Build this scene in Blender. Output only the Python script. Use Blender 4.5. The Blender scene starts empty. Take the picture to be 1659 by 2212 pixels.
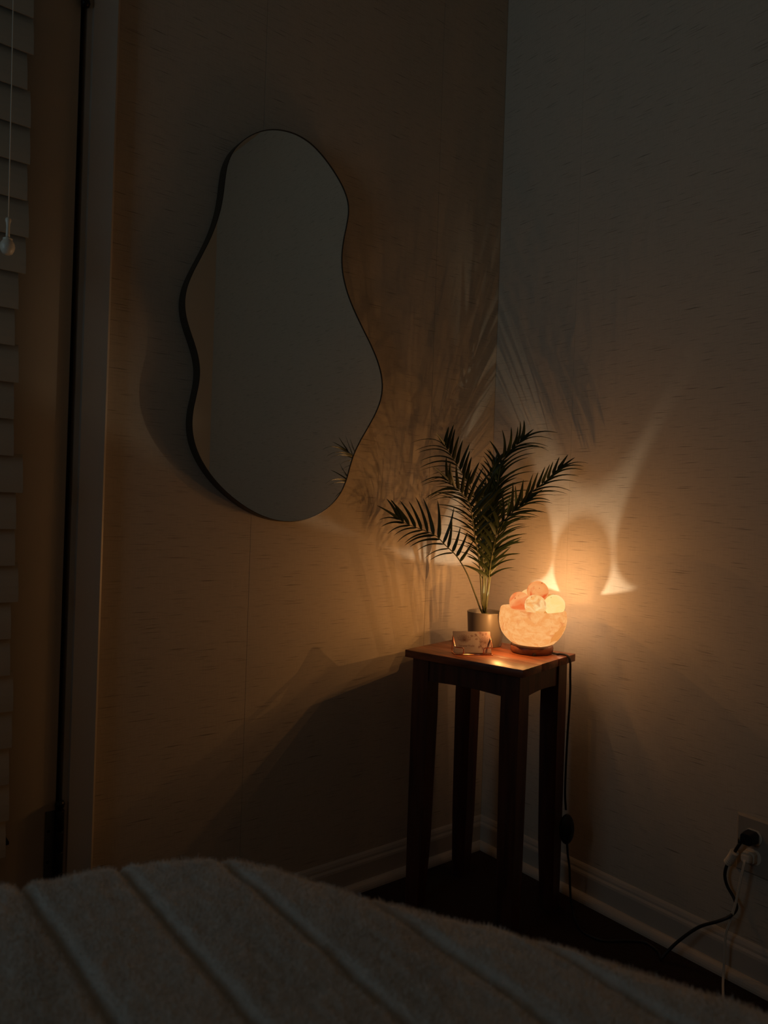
import bpy, bmesh, math, random
import numpy as np
from mathutils import Vector, Matrix, noise

rnd = random.Random(7)
S = bpy.context.scene
COL = S.collection

# ------------------------------------------------------------------ camera
CAM = Vector((-1.524, -1.457, 0.92))
right = Vector((0.78559587, -0.6178322, 0.03350385))
up = Vector((-0.02417605, 0.02345658, 0.99943249))
fwd = Vector((0.61826746, 0.78596003, -0.00349065))
cd = bpy.data.cameras.new('camera')
cam = bpy.data.objects.new('camera', cd)
COL.objects.link(cam)
cam.matrix_world = Matrix(((right.x, up.x, -fwd.x, CAM.x), (right.y, up.y, -fwd.y, CAM.y),
                           (right.z, up.z, -fwd.z, CAM.z), (0, 0, 0, 1)))
cd.sensor_fit = 'HORIZONTAL'
cd.sensor_width = 27.0
cd.lens = 27.0 * 1626.0 / 1659.0
cd.clip_start = 0.02
cd.dof.use_dof = True
cd.dof.focus_distance = 1.80
cd.dof.aperture_fstop = 8.0
S.camera = cam

# ------------------------------------------------------------------ world, exposure
S.view_settings.view_transform = 'Standard'
S.view_settings.look = 'None'
S.view_settings.exposure = 0.0
S.view_settings.gamma = 1.0
S.view_settings.use_curve_mapping = False
W = bpy.data.worlds.new('dusk')
S.world = W
W.use_nodes = True
W.node_tree.nodes['Background'].inputs[0].default_value = (0.42, 0.5, 0.62, 1)
W.node_tree.nodes['Background'].inputs[1].default_value = 0.05

# dusk light entering by the window in the far side wall
ROOM_X, ROOM_Y, ROOM_Z = -2.9, -1.87, 2.5
WIN = (-0.90, -0.20, 0.95, 2.15)        # y0, y1, z0, z1 of the window opening in the wall x = ROOM_X
al = bpy.data.lights.new('window_daylight', 'AREA')
al.shape = 'RECTANGLE'
al.size = WIN[1] - WIN[0]
al.size_y = WIN[3] - WIN[2]
al.energy = 1.95
al.color = (0.55, 0.82, 1.0)
alo = bpy.data.objects.new('window_daylight', al)
alo.location = (ROOM_X - 0.10, (WIN[0] + WIN[1]) / 2, (WIN[2] + WIN[3]) / 2)
alo.rotation_euler = (math.radians(90 + 18), 0, math.radians(-90))
al.spread = math.radians(130)
COL.objects.link(alo)

# ------------------------------------------------------------------ helpers
def tag(o, label=None, cat=None, group=None, kind=None):
    if label: o['label'] = label
    if cat: o['category'] = cat
    if group: o['group'] = group
    if kind: o['kind'] = kind
    return o

def wloc(o):
    v = Vector((0, 0, 0))
    while o is not None:
        v += o.location
        o = o.parent
    return v

def thing(name, label, cat, loc, group=None):
    o = bpy.data.objects.new(name, None)
    o.empty_display_size = 0.05
    COL.objects.link(o)
    o.location = loc
    return tag(o, label, cat, group)

def mesh_obj(name, verts, faces, mat, parent=None, smooth=False, label=None):
    me = bpy.data.meshes.new(name)
    if parent is not None:
        w = wloc(parent)
        verts = [(v[0] - w.x, v[1] - w.y, v[2] - w.z) for v in verts]
    me.from_pydata([tuple(v) for v in verts], [], faces)
    me.update()
    if smooth:
        me.polygons.foreach_set('use_smooth', [True] * len(me.polygons))
    if mat: me.materials.append(mat)
    o = bpy.data.objects.new(name, me)
    COL.objects.link(o)
    if parent is not None: o.parent = parent
    if label: o['label'] = label
    return o

def bm_obj(name, bm, mat, parent=None, smooth=False, label=None):
    me = bpy.data.meshes.new(name)
    if parent is not None:
        bmesh.ops.translate(bm, verts=bm.verts, vec=-wloc(parent))
    bmesh.ops.recalc_face_normals(bm, faces=bm.faces)
    bm.to_mesh(me)
    bm.free()
    if smooth:
        me.polygons.foreach_set('use_smooth', [True] * len(me.polygons))
        try:
            me.set_sharp_from_angle(angle=math.radians(38))
        except Exception:
            pass
    if mat: me.materials.append(mat)
    o = bpy.data.objects.new(name, me)
    COL.objects.link(o)
    if parent is not None: o.parent = parent
    if label: o['label'] = label
    return o

def hexa(bm, pts):
    """pts: 4 bottom corners then 4 top corners, same order"""
    v = [bm.verts.new(p) for p in pts]
    for f in ((0, 3, 2, 1), (4, 5, 6, 7), (0, 1, 5, 4), (1, 2, 6, 5), (2, 3, 7, 6), (3, 0, 4, 7)):
        bm.faces.new([v[i] for i in f])
    return v

def box(bm, x0, x1, y0, y1, z0, z1, bevel=0.0, seg=2):
    n0 = len(bm.verts)
    v = hexa(bm, [(x0, y0, z0), (x1, y0, z0), (x1, y1, z0), (x0, y1, z0),
                  (x0, y0, z1), (x1, y0, z1), (x1, y1, z1), (x0, y1, z1)])
    if bevel > 0:
        es = set()
        for a in v:
            for e in a.link_edges: es.add(e)
        bmesh.ops.bevel(bm, geom=list(es), offset=bevel, segments=seg, profile=0.5, affect='EDGES')

def box_obj(name, x0, x1, y0, y1, z0, z1, mat, parent=None, bevel=0.0, label=None):
    bm = bmesh.new()
    box(bm, x0, x1, y0, y1, z0, z1, bevel)
    return bm_obj(name, bm, mat, parent, smooth=bevel > 0, label=label)

def catmull(P, n=8, closed=False):
    P = [Vector(p) for p in P]
    out = []
    N = len(P)
    rng = N if closed else N - 1
    for i in range(rng):
        if closed:
            p0, p1, p2, p3 = P[(i - 1) % N], P[i], P[(i + 1) % N], P[(i + 2) % N]
        else:
            p1, p2 = P[i], P[i + 1]
            p0 = P[i - 1] if i > 0 else p1 * 2 - p2
            p3 = P[i + 2] if i + 2 < N else p2 * 2 - p1
        for k in range(n):
            t = k / n
            out.append(0.5 * ((2 * p1) + (p2 - p0) * t + (2 * p0 - 5 * p1 + 4 * p2 - p3) * t * t
                              + (3 * p1 - p0 - 3 * p2 + p3) * t ** 3))
    if not closed: out.append(P[-1].copy())
    return out

def tube(P, r, seg=8, cap=True, flat=None):
    """tube along the points; r is a number or a list; returns verts, faces"""
    P = [Vector(p) for p in P]
    n = len(P)
    R = r if isinstance(r, (list, tuple)) else [r] * n
    vs, fs = [], []
    t0 = (P[1] - P[0]).normalized()
    nrm = t0.orthogonal().normalized()
    for i in range(n):
        t = (P[min(i + 1, n - 1)] - P[max(i - 1, 0)]).normalized()
        nrm = (nrm - t * nrm.dot(t)).normalized()
        b = t.cross(nrm)
        for k in range(seg):
            a = 2 * math.pi * k / seg
            vs.append(P[i] + (nrm * math.cos(a) + b * math.sin(a)) * R[i])
    for i in range(n - 1):
        for k in range(seg):
            a, b2 = i * seg + k, i * seg + (k + 1) % seg
            fs.append((a, b2, b2 + seg, a + seg))
    if cap:
        fs.append(tuple(range(seg))[::-1])
        fs.append(tuple((n - 1) * seg + k for k in range(seg)))
    return vs, fs

def tube_obj(name, P, r, mat, parent=None, seg=8, label=None):
    v, f = tube(P, r, seg)
    return mesh_obj(name, v, f, mat, parent, True, label)

def lathe(prof, cx, cy, seg=48, closed=False):
    vs, fs = [], []
    n = len(prof)
    for (r, z) in prof:
        for k in range(seg):
            a = 2 * math.pi * k / seg
            vs.append((cx + r * math.cos(a), cy + r * math.sin(a), z))
    m = n if closed else n - 1
    for i in range(m):
        for k in range(seg):
            a, b = i * seg + k, i * seg + (k + 1) % seg
            c, d = ((i + 1) % n) * seg + (k + 1) % seg, ((i + 1) % n) * seg + k
            fs.append((a, b, c, d))
    return vs, fs

# ------------------------------------------------------------------ materials
def new_mat(name):
    m = bpy.data.materials.new(name)
    m.use_nodes = True
    nt = m.node_tree
    return m, nt, nt.nodes['Principled BSDF']

def nd(nt, typ, **kw):
    n = nt.nodes.new(typ)
    for k, v in kw.items():
        if k.startswith('i_'):
            n.inputs[k[2:].replace('_', ' ')].default_value = v
        else:
            setattr(n, k, v)
    return n

def simple(name, col, rough=0.5, metal=0.0, nscale=0, namp=0.15, bump=0, bscale=200, spec=0.5):
    m, nt, p = new_mat(name)
    p.inputs['Roughness'].default_value = rough
    p.inputs['Metallic'].default_value = metal
    p.inputs['Specular IOR Level'].default_value = spec
    tc = nd(nt, 'ShaderNodeTexCoord')
    if nscale:
        nz = nd(nt, 'ShaderNodeTexNoise', i_Scale=nscale, i_Detail=4.0)
        nt.links.new(tc.outputs['Object'], nz.inputs['Vector'])
        mx = nd(nt, 'ShaderNodeMix', data_type='RGBA')
        mx.inputs[6].default_value = (*[c * (1 - namp) for c in col], 1)
        mx.inputs[7].default_value = (*[min(1, c * (1 + namp)) for c in col], 1)
        nt.links.new(nz.outputs['Fac'], mx.inputs[0])
        nt.links.new(mx.outputs[2], p.inputs['Base Color'])
    else:
        p.inputs['Base Color'].default_value = (*col, 1)
    if bump:
        nb = nd(nt, 'ShaderNodeTexNoise', i_Scale=bscale, i_Detail=3.0)
        nt.links.new(tc.outputs['Object'], nb.inputs['Vector'])
        b = nd(nt, 'ShaderNodeBump', i_Strength=bump, i_Distance=0.002)
        nt.links.new(nb.outputs['Fac'], b.inputs['Height'])
        nt.links.new(b.outputs['Normal'], p.inputs['Normal'])
    return m

def grasscloth():
    m, nt, p = new_mat('grasscloth_wallpaper')
    p.inputs['Roughness'].default_value = 0.75
    p.inputs['Specular IOR Level'].default_value = 0.25
    geo = nd(nt, 'ShaderNodeNewGeometry')
    sep = nd(nt, 'ShaderNodeSeparateXYZ')
    nt.links.new(geo.outputs['Position'], sep.inputs[0])
    u = nd(nt, 'ShaderNodeMath', operation='SUBTRACT')
    nt.links.new(sep.outputs['X'], u.inputs[0]); nt.links.new(sep.outputs['Y'], u.inputs[1])
    def uv(su, sz, off=0.0):
        c = nd(nt, 'ShaderNodeCombineXYZ')
        a = nd(nt, 'ShaderNodeMath', operation='MULTIPLY'); a.inputs[1].default_value = su
        b = nd(nt, 'ShaderNodeMath', operation='MULTIPLY'); b.inputs[1].default_value = sz
        nt.links.new(u.outputs[0], a.inputs[0]); nt.links.new(sep.outputs['Z'], b.inputs[0])
        nt.links.new(a.outputs[0], c.inputs['X']); nt.links.new(b.outputs[0], c.inputs['Y'])
        c.inputs['Z'].default_value = off
        return c
    def nz(su, sz, det=2.0, off=0.0):
        n = nd(nt, 'ShaderNodeTexNoise', i_Scale=1.0, i_Detail=det)
        nt.links.new(uv(su, sz, off).outputs[0], n.inputs['Vector'])
        return n
    slub = nz(15, 430, 1.5)
    ramp = nd(nt, 'ShaderNodeMapRange'); ramp.inputs[1].default_value = 0.630; ramp.inputs[2].default_value = 0.76
    nt.links.new(slub.outputs['Fac'], ramp.inputs[0])
    slub2 = nz(34, 620, 1.0, 3.3)
    ramp2 = nd(nt, 'ShaderNodeMapRange'); ramp2.inputs[1].default_value = 0.58; ramp2.inputs[2].default_value = 0.85
    nt.links.new(slub2.outputs['Fac'], ramp2.inputs[0])
    thr = nz(45, 900, 3.0, 1.0)
    ver = nz(700, 30, 2.0, 5.0)
    base = nd(nt, 'ShaderNodeMix', data_type='RGBA')
    base.inputs[6].default_value = (0.47, 0.400, 0.305, 1)
    base.inputs[7].default_value = (0.66, 0.565, 0.440, 1)
    av = nd(nt, 'ShaderNodeMath', operation='ADD'); sc = nd(nt, 'ShaderNodeMath', operation='MULTIPLY'); sc.inputs[1].default_value = 0.5
    nt.links.new(thr.outputs['Fac'], av.inputs[0]); nt.links.new(ver.outputs['Fac'], av.inputs[1])
    nt.links.new(av.outputs[0], sc.inputs[0]); nt.links.new(sc.outputs[0], base.inputs[0])
    mx = nd(nt, 'ShaderNodeMath', operation='MAXIMUM')
    s2 = nd(nt, 'ShaderNodeMath', operation='MULTIPLY'); s2.inputs[1].default_value = 0.35
    nt.links.new(ramp2.outputs[0], s2.inputs[0])
    nt.links.new(ramp.outputs[0], mx.inputs[0]); nt.links.new(s2.outputs[0], mx.inputs[1])
    fin = nd(nt, 'ShaderNodeMix', data_type='RGBA')
    nt.links.new(mx.outputs[0], fin.inputs[0])
    nt.links.new(base.outputs[2], fin.inputs[6])
    fin.inputs[7].default_value = (0.25, 0.205, 0.155, 1)
    nt.links.new(fin.outputs[2], p.inputs['Base Color'])
    hb = nd(nt, 'ShaderNodeMath', operation='ADD')
    nt.links.new(sc.outputs[0], hb.inputs[0]); nt.links.new(mx.outputs[0], hb.inputs[1])
    b = nd(nt, 'ShaderNodeBump', i_Strength=0.35, i_Distance=0.0008)
    nt.links.new(hb.outputs[0], b.inputs['Height'])
    nt.links.new(b.outputs['Normal'], p.inputs['Normal'])
    return m

def wood(name, c0, c1, rough=0.35, axis=0, scale=1.0):
    m, nt, p = new_mat(name)
    p.inputs['Roughness'].default_value = rough
    tc = nd(nt, 'ShaderNodeTexCoord')
    mp = nd(nt, 'ShaderNodeMapping')
    s = [60 * scale, 60 * scale, 60 * scale]; s[axis] = 5 * scale
    mp.inputs['Scale'].default_value = s
    nt.links.new(tc.outputs['Object'], mp.inputs['Vector'])
    n1 = nd(nt, 'ShaderNodeTexNoise', i_Scale=1.0, i_Detail=5.0)
    nt.links.new(mp.outputs[0], n1.inputs['Vector'])
    r = nd(nt, 'ShaderNodeMapRange'); r.inputs[1].default_value = 0.35; r.inputs[2].default_value = 0.65
    nt.links.new(n1.outputs['Fac'], r.inputs[0])
    mx = nd(nt, 'ShaderNodeMix', data_type='RGBA')
    mx.inputs[6].default_value = (*c0, 1); mx.inputs[7].default_value = (*c1, 1)
    nt.links.new(r.outputs[0], mx.inputs[0])
    nt.links.new(mx.outputs[2], p.inputs['Base Color'])
    b = nd(nt, 'ShaderNodeBump', i_Strength=0.12, i_Distance=0.001)
    nt.links.new(n1.outputs['Fac'], b.inputs['Height'])
    nt.links.new(b.outputs['Normal'], p.inputs['Normal'])
    return m

def salt(name, c_mid, c_pale, c_red, red_amt=0.55, strength=1.0, seed=0.0, scale=30.0):
    """salt lit from inside by the lamp's bulb: it gives off light"""
    m, nt, p = new_mat(name)
    tc = nd(nt, 'ShaderNodeTexCoord')
    mp = nd(nt, 'ShaderNodeMapping')
    mp.inputs['Location'].default_value = (seed, seed * 1.7, -seed)
    mp.inputs['Rotation'].default_value = (0.9, 0.5, 0.3 + seed)
    mp.inputs['Scale'].default_value = (1, 1.3, 1.8)
    nt.links.new(tc.outputs['Object'], mp.inputs['Vector'])
    n1 = nd(nt, 'ShaderNodeTexNoise', i_Scale=scale, i_Detail=6.0, i_Roughness=0.6, i_Distortion=0.6)
    n2 = nd(nt, 'ShaderNodeTexNoise', i_Scale=scale * 0.55, i_Detail=3.0, i_Distortion=1.0)
    n3 = nd(nt, 'ShaderNodeTexNoise', i_Scale=scale * 5, i_Detail=2.0)
    for n in (n1, n2, n3): nt.links.new(mp.outputs[0], n.inputs['Vector'])
    r1 = nd(nt, 'ShaderNodeMapRange'); r1.inputs[1].default_value = 0.4; r1.inputs[2].default_value = 0.62
    nt.links.new(n1.outputs['Fac'], r1.inputs[0])
    m1 = nd(nt, 'ShaderNodeMix', data_type='RGBA')
    m1.inputs[6].default_value = (*c_mid, 1); m1.inputs[7].default_value = (*c_pale, 1)
    nt.links.new(r1.outputs[0], m1.inputs[0])
    r2 = nd(nt, 'ShaderNodeMapRange'); r2.inputs[1].default_value = red_amt; r2.inputs[2].default_value = red_amt + 0.12
    nt.links.new(n2.outputs['Fac'], r2.inputs[0])
    m2 = nd(nt, 'ShaderNodeMix', data_type='RGBA')
    nt.links.new(r2.outputs[0], m2.inputs[0]); nt.links.new(m1.outputs[2], m2.inputs[6])
    m2.inputs[7].default_value = (*c_red, 1)
    r3 = nd(nt, 'ShaderNodeMapRange'); r3.inputs[1].default_value = 0.70; r3.inputs[2].default_value = 0.78
    nt.links.new(n3.outputs['Fac'], r3.inputs[0])
    m3 = nd(nt, 'ShaderNodeMix', data_type='RGBA')
    nt.links.new(r3.outputs[0], m3.inputs[0]); nt.links.new(m2.outputs[2], m3.inputs[6])
    m3.inputs[7].default_value = (c_red[0] * .6, c_red[1] * .5, c_red[2] * .5, 1)
    nt.nodes.remove(p)
    em = nd(nt, 'ShaderNodeEmission')
    em.inputs['Strength'].default_value = strength
    nt.links.new(m3.outputs[2], em.inputs['Color'])
    nt.links.new(em.outputs[0], nt.nodes['Material Output'].inputs['Surface'])
    return m

M = {}
M['paper'] = grasscloth()
M['plaster'] = simple('painted_plaster', (0.52, 0.44, 0.33), 0.8, nscale=3, namp=0.04)
M['trim'] = simple('painted_trim', (0.52, 0.46, 0.38), 0.38, nscale=6, namp=0.05)
M['door'] = simple('painted_door', (0.56, 0.49, 0.39), 0.42, nscale=5, namp=0.05)
M['carpet'] = simple('dark_carpet', (0.045, 0.03, 0.022), 0.95, nscale=350, namp=0.6, bump=1.0, bscale=700, spec=0.1)
M['black'] = simple('black_plastic', (0.012, 0.012, 0.013), 0.4)
M['rubber'] = simple('black_cord', (0.012, 0.011, 0.011), 0.5)
M['bronze'] = simple('dark_bronze', (0.02, 0.018, 0.016), 0.35, 0.7, nscale=60)
M['framemetal'] = simple('brown_frame_metal', (0.05, 0.036, 0.022), 0.45, 0.4)
M['hingeplate'] = simple('dark_hinge_plate', (0.10, 0.095, 0.085), 0.5, 0.2)
M['white_plastic'] = simple('cream_plastic', (0.70, 0.61, 0.48), 0.35)
M['plate'] = simple('outlet_plate', (0.36, 0.31, 0.25), 0.35)
M['blind'] = simple('blind_slat', (0.42, 0.36, 0.27), 0.5, nscale=20, namp=0.06)
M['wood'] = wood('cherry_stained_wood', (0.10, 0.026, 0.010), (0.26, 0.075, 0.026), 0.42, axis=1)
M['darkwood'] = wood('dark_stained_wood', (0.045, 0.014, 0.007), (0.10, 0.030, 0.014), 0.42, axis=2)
M['basewood'] = wood('lamp_base_wood', (0.07, 0.022, 0.012), (0.16, 0.05, 0.026), 0.4, axis=0)
M['pot'] = simple('grey_ceramic', (0.13, 0.11, 0.09), 0.42, nscale=30, namp=0.06)
M['soil'] = simple('potting_soil', (0.03, 0.02, 0.012), 0.9, nscale=200, namp=0.4, bump=0.8)
M['copper'] = simple('rose_gold_wire', (0.80, 0.36, 0.24), 0.16, 1.0)
M['card'] = simple('card_stock', (0.25, 0.20, 0.185), 0.55)
M['cardshade'] = simple('card_corner_wash', (0.23, 0.145, 0.13), 0.55, nscale=120, namp=0.15)
M['ink'] = simple('brown_ink', (0.13, 0.06, 0.045), 0.6)
M['fleece'] = None

def leaf_mat(name, c0, c1):
    m, nt, p = new_mat(name)
    tc = nd(nt, 'ShaderNodeTexCoord')
    n1 = nd(nt, 'ShaderNodeTexNoise', i_Scale=25.0, i_Detail=2.0)
    nt.links.new(tc.outputs['Object'], n1.inputs['Vector'])
    mx = nd(nt, 'ShaderNodeMix', data_type='RGBA')
    mx.inputs[6].default_value = (*c0, 1); mx.inputs[7].default_value = (*c1, 1)
    nt.links.new(n1.outputs['Fac'], mx.inputs[0])
    nt.links.new(mx.outputs[2], p.inputs['Base Color'])
    p.inputs['Roughness'].default_value = 0.42
    tr = nd(nt, 'ShaderNodeBsdfTranslucent')
    nt.links.new(mx.outputs[2], tr.inputs['Color'])
    ms = nd(nt, 'ShaderNodeMixShader'); ms.inputs[0].default_value = 0.22
    out = nt.nodes['Material Output']
    nt.links.new(p.outputs[0], ms.inputs[1]); nt.links.new(tr.outputs[0], ms.inputs[2])
    nt.links.new(ms.outputs[0], out.inputs['Surface'])
    return m
M['leaf'] = leaf_mat('palm_leaf', (0.022, 0.034, 0.009), (0.048, 0.062, 0.016))
M['stem'] = leaf_mat('palm_stem', (0.06, 0.065, 0.02), (0.11, 0.11, 0.035))

# mirror glass
mm, nt, p = new_mat('mirror_glass')
p.inputs['Base Color'].default_value = (0.92, 0.95, 0.92, 1)
p.inputs['Metallic'].default_value = 1.0
p.inputs['Roughness'].default_value = 0.015
M['mirror'] = mm

# window pane
mg, nt, p = new_mat('window_pane')
tr = nd(nt, 'ShaderNodeBsdfTransparent'); tr.inputs[0].default_value = (0.96, 0.98, 0.98, 1)
gl = nd(nt, 'ShaderNodeBsdfGlossy'); gl.inputs['Roughness'].default_value = 0.02
fr = nd(nt, 'ShaderNodeFresnel'); fr.inputs[0].default_value = 1.3
ms = nd(nt, 'ShaderNodeMixShader')
nt.links.new(fr.outputs[0], ms.inputs[0]); nt.links.new(tr.outputs[0], ms.inputs[1]); nt.links.new(gl.outputs[0], ms.inputs[2])
nt.links.new(ms.outputs[0], nt.nodes['Material Output'].inputs['Surface'])
M['pane'] = mg

# fleece
mf, nt, p = new_mat('fleece')
tc = nd(nt, 'ShaderNodeTexCoord')
n1 = nd(nt, 'ShaderNodeTexNoise', i_Scale=90.0, i_Detail=4.0)
n2 = nd(nt, 'ShaderNodeTexNoise', i_Scale=420.0, i_Detail=3.0)
mp = nd(nt, 'ShaderNodeMapping'); mp.inputs['Scale'].default_value = (1, 0.45, 1)
nt.links.new(tc.outputs['Object'], mp.inputs['Vector'])
nt.links.new(mp.outputs[0], n1.inputs['Vector']); nt.links.new(tc.outputs['Object'], n2.inputs['Vector'])
mx = nd(nt, 'ShaderNodeMix', data_type='RGBA')
mx.inputs[6].default_value = (0.56, 0.50, 0.43, 1); mx.inputs[7].default_value = (0.80, 0.73, 0.64, 1)
nt.links.new(n1.outputs['Fac'], mx.inputs[0]); nt.links.new(mx.outputs[2], p.inputs['Base Color'])
p.inputs['Roughness'].default_value = 0.95
p.inputs['Specular IOR Level'].default_value = 0.1
p.inputs['Sheen Weight'].default_value = 0.4
ad = nd(nt, 'ShaderNodeMath', operation='ADD')
nt.links.new(n1.outputs['Fac'], ad.inputs[0]); nt.links.new(n2.outputs['Fac'], ad.inputs[1])
b = nd(nt, 'ShaderNodeBump', i_Strength=0.6, i_Distance=0.003)
nt.links.new(ad.outputs[0], b.inputs['Height']); nt.links.new(b.outputs['Normal'], p.inputs['Normal'])
M['fleece'] = mf

# ------------------------------------------------------------------ the room
def struct(o): return tag(o, kind='structure')

struct(box_obj('floor', ROOM_X - 0.1, 0.1, ROOM_Y - 0.1, 0.1, -0.05, 0.0, M['carpet']))
struct(box_obj('ceiling', ROOM_X - 0.1, 0.1, ROOM_Y - 0.1, 0.1, ROOM_Z, ROOM_Z + 0.05, M['plaster']))

# wall with the mirror (plane y = 0), with the door opening x -1.98 .. -1.116
DX0, DX1, DZ = -1.98, -1.116, 2.06
bm = bmesh.new()
box(bm, DX1, 0.10, 0.0012, 0.10, 0, ROOM_Z)
box(bm, ROOM_X, DX0, 0.0012, 0.10, 0, ROOM_Z)
box(bm, DX0, DX1, 0.0012, 0.10, DZ, ROOM_Z)
wl = struct(bm_obj('wall_left', bm, M['paper']))
seams = [-1.272, -0.743, -0.233, 0.0]
def strip_x(x0, x1, z0, z1):
    bm = bmesh.new()
    box(bm, x0 + 0.0003, x1 - 0.0003, 0.0, 0.0012, z0, z1, 0.0003, 1)
    o = bm_obj('wallpaper_strip', bm, M['paper'], wl)
strip_x(-1.116, -0.743, 0.06, ROOM_Z)
strip_x(-0.743, -0.233, 0.06, ROOM_Z)
strip_x(-0.233, 0.0, 0.06, ROOM_Z)
# a lifted edge of paper at the seam behind the palm: two narrow curled flaps
def flap(z0, z1, w, lift, x=-0.233):
    n = 10
    vs, fs = [], []
    for i in range(n + 1):
        t = i / n
        z = z0 + (z1 - z0) * t
        k = math.sin(math.pi * t) ** 0.7
        vs += [(x - w * 0.05, -0.0003, z), (x + w * k * 0.5, -lift * 0.5 * k - 0.0003, z), (x + w * k, -lift * k - 0.0004, z),
               ]
    for i in range(n):
        for j in range(2):
            a = i * 3 + j
            fs.append((a, a + 1, a + 4, a + 3))
    mesh_obj('lifted_paper_edge', vs, fs, M['paper'], wl, True)
flap(0.742, 0.800, 0.004, 0.006)
flap(0.800, 0.868, 0.009, 0.009)
wl['label'] = 'left wall in beige slubbed grasscloth paper'

bm = bmesh.new()
box(bm, 0.0012, 0.10, ROOM_Y, 0.0, 0, ROOM_Z)
wr = struct(bm_obj('wall_right', bm, M['paper']))
ys = [0.0, -0.265, -0.795, -1.325, ROOM_Y]
for a, b_ in zip(ys[:-1], ys[1:]):
    bm = bmesh.new()
    box(bm, 0.0, 0.0012, b_ + 0.0001, a - 0.0001, 0.06, ROOM_Z, 0.0001, 1)
    bm_obj('wallpaper_strip', bm, M['paper'], wr)

struct(box_obj('wall_back', ROOM_X - 0.1, 0.1, ROOM_Y - 0.10, ROOM_Y, 0, ROOM_Z, M['plaster']))
bm = bmesh.new()
y0, y1, z0, z1 = WIN
box(bm, ROOM_X - 0.1, ROOM_X, ROOM_Y, y0, 0, ROOM_Z)
box(bm, ROOM_X - 0.1, ROOM_X, y1, 0.1, 0, ROOM_Z)
box(bm, ROOM_X - 0.1, ROOM_X, y0, y1, 0, z0)
box(bm, ROOM_X - 0.1, ROOM_X, y0, y1, z1, ROOM_Z)
struct(bm_obj('wall_side', bm, M['plaster']))
bm = bmesh.new()
t = 0.045
box(bm, ROOM_X - 0.07, ROOM_X - 0.02, y0, y1, z0, z0 + t)
box(bm, ROOM_X - 0.07, ROOM_X - 0.02, y0, y1, z1 - t, z1)
box(bm, ROOM_X - 0.07, ROOM_X - 0.02, y0, y0 + t, z0 + t, z1 - t)
box(bm, ROOM_X - 0.07, ROOM_X - 0.02, y1 - t, y1, z0 + t, z1 - t)
wn = struct(bm_obj('window_1', bm, M['trim']))
box_obj('window_pane', ROOM_X - 0.047, ROOM_X - 0.043, y0 + t, y1 - t, z0 + t, z1 - t, M['pane'], wn)
box_obj('window_sill', ROOM_X, ROOM_X + 0.05, y0 - 0.03, y1 + 0.03, z0 - 0.025, z0, M['trim'], wn, 0.004)

# baseboards: moulded profile (depth, height), swept along the walls
BB = [(0.0, 0.0), (0.0115, 0.0), (0.0115, 0.058), (0.0105, 0.063), (0.0075, 0.068), (0.0068, 0.073), (0.0045, 0.079), (0.0015, 0.083), (0.0, 0.083)]
SHOE = [(0.0115, 0.0)] + [(0.0115 + 0.016 * math.cos(a), 0.019 * math.sin(a)) for a in [i * math.pi / 2 / 6 for i in range(7)]]
def sweep_profile(prof, P0, P1, nrm, miter0, miter1):
    """prism along P0 -> P1; miter: add depth to the ends along the run"""
    d = (Vector(P1) - Vector(P0)).normalized()
    n = Vector(nrm)
    vs, fs = [], []
    for (P, mi, sgn) in ((P0, miter0, 1), (P1, miter1, -1)):
        for (dep, z) in prof:
            q = Vector(P) + n * dep + d * (sgn * mi * dep)
            vs.append((q.x, q.y, z))
    k = len(prof)
    for i in range(k - 1):
        fs.append((i, i + 1, k + i + 1, k + i))
    fs.append((k - 1, 0, k, 2 * k - 1))
    fs.append(tuple(range(k)))
    fs.append(tuple(range(2 * k - 1, k - 1, -1)))
    return vs, fs
def baseboard(name, P0, P1, nrm, m0, m1):
    v, f = sweep_profile(BB, P0, P1, nrm, m0, m1)
    o = struct(mesh_obj(name, v, f, M['trim']))
    v, f = sweep_profile(SHOE, P0, P1, nrm, m0, m1)
    mesh_obj('shoe_moulding', v, f, M['trim'], o)
baseboard('baseboard_left', (-1.062, 0, 0), (0, 0, 0), (0, -1, 0), 0, 1)
baseboard('baseboard_right', (0, 0, 0), (0, ROOM_Y, 0), (-1, 0, 0), 1, 0)

# door casing
bm = bmesh.new()
prof = [(-1.1175, 0.0), (-1.1175, -0.006), (-1.109, -0.0075), (-1.107, -0.012), (-1.074, -0.017), (-1.0655, -0.0185), (-1.0615, -0.016), (-1.0600, -0.010), (-1.0600, 0.0)]
def prism_xy(prof, z0, z1):
    k = len(prof)
    vs = [(x, y, z0) for x, y in prof] + [(x, y, z1) for x, y in prof]
    fs = [(i, (i + 1) % k, k + (i + 1) % k, k + i) for i in range(k)] + [tuple(range(k))[::-1], tuple(range(k, 2 * k))]
    return vs, fs
bm.free()
v, f = prism_xy(prof, 0, DZ + 0.06)
tr1 = struct(mesh_obj('trim_1', v, f, M['trim']))
v, f = prism_xy([(2 * -1.548 - x, y) for x, y in prof][::-1], 0, DZ + 0.06)
tr2 = struct(mesh_obj('trim_2', v, f, M['trim']))
struct(box_obj('trim_3', -2.035, -1.06, -0.017, 0.0, DZ + 0.0602, DZ + 0.12, M['trim'], None, 0.003))

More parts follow.
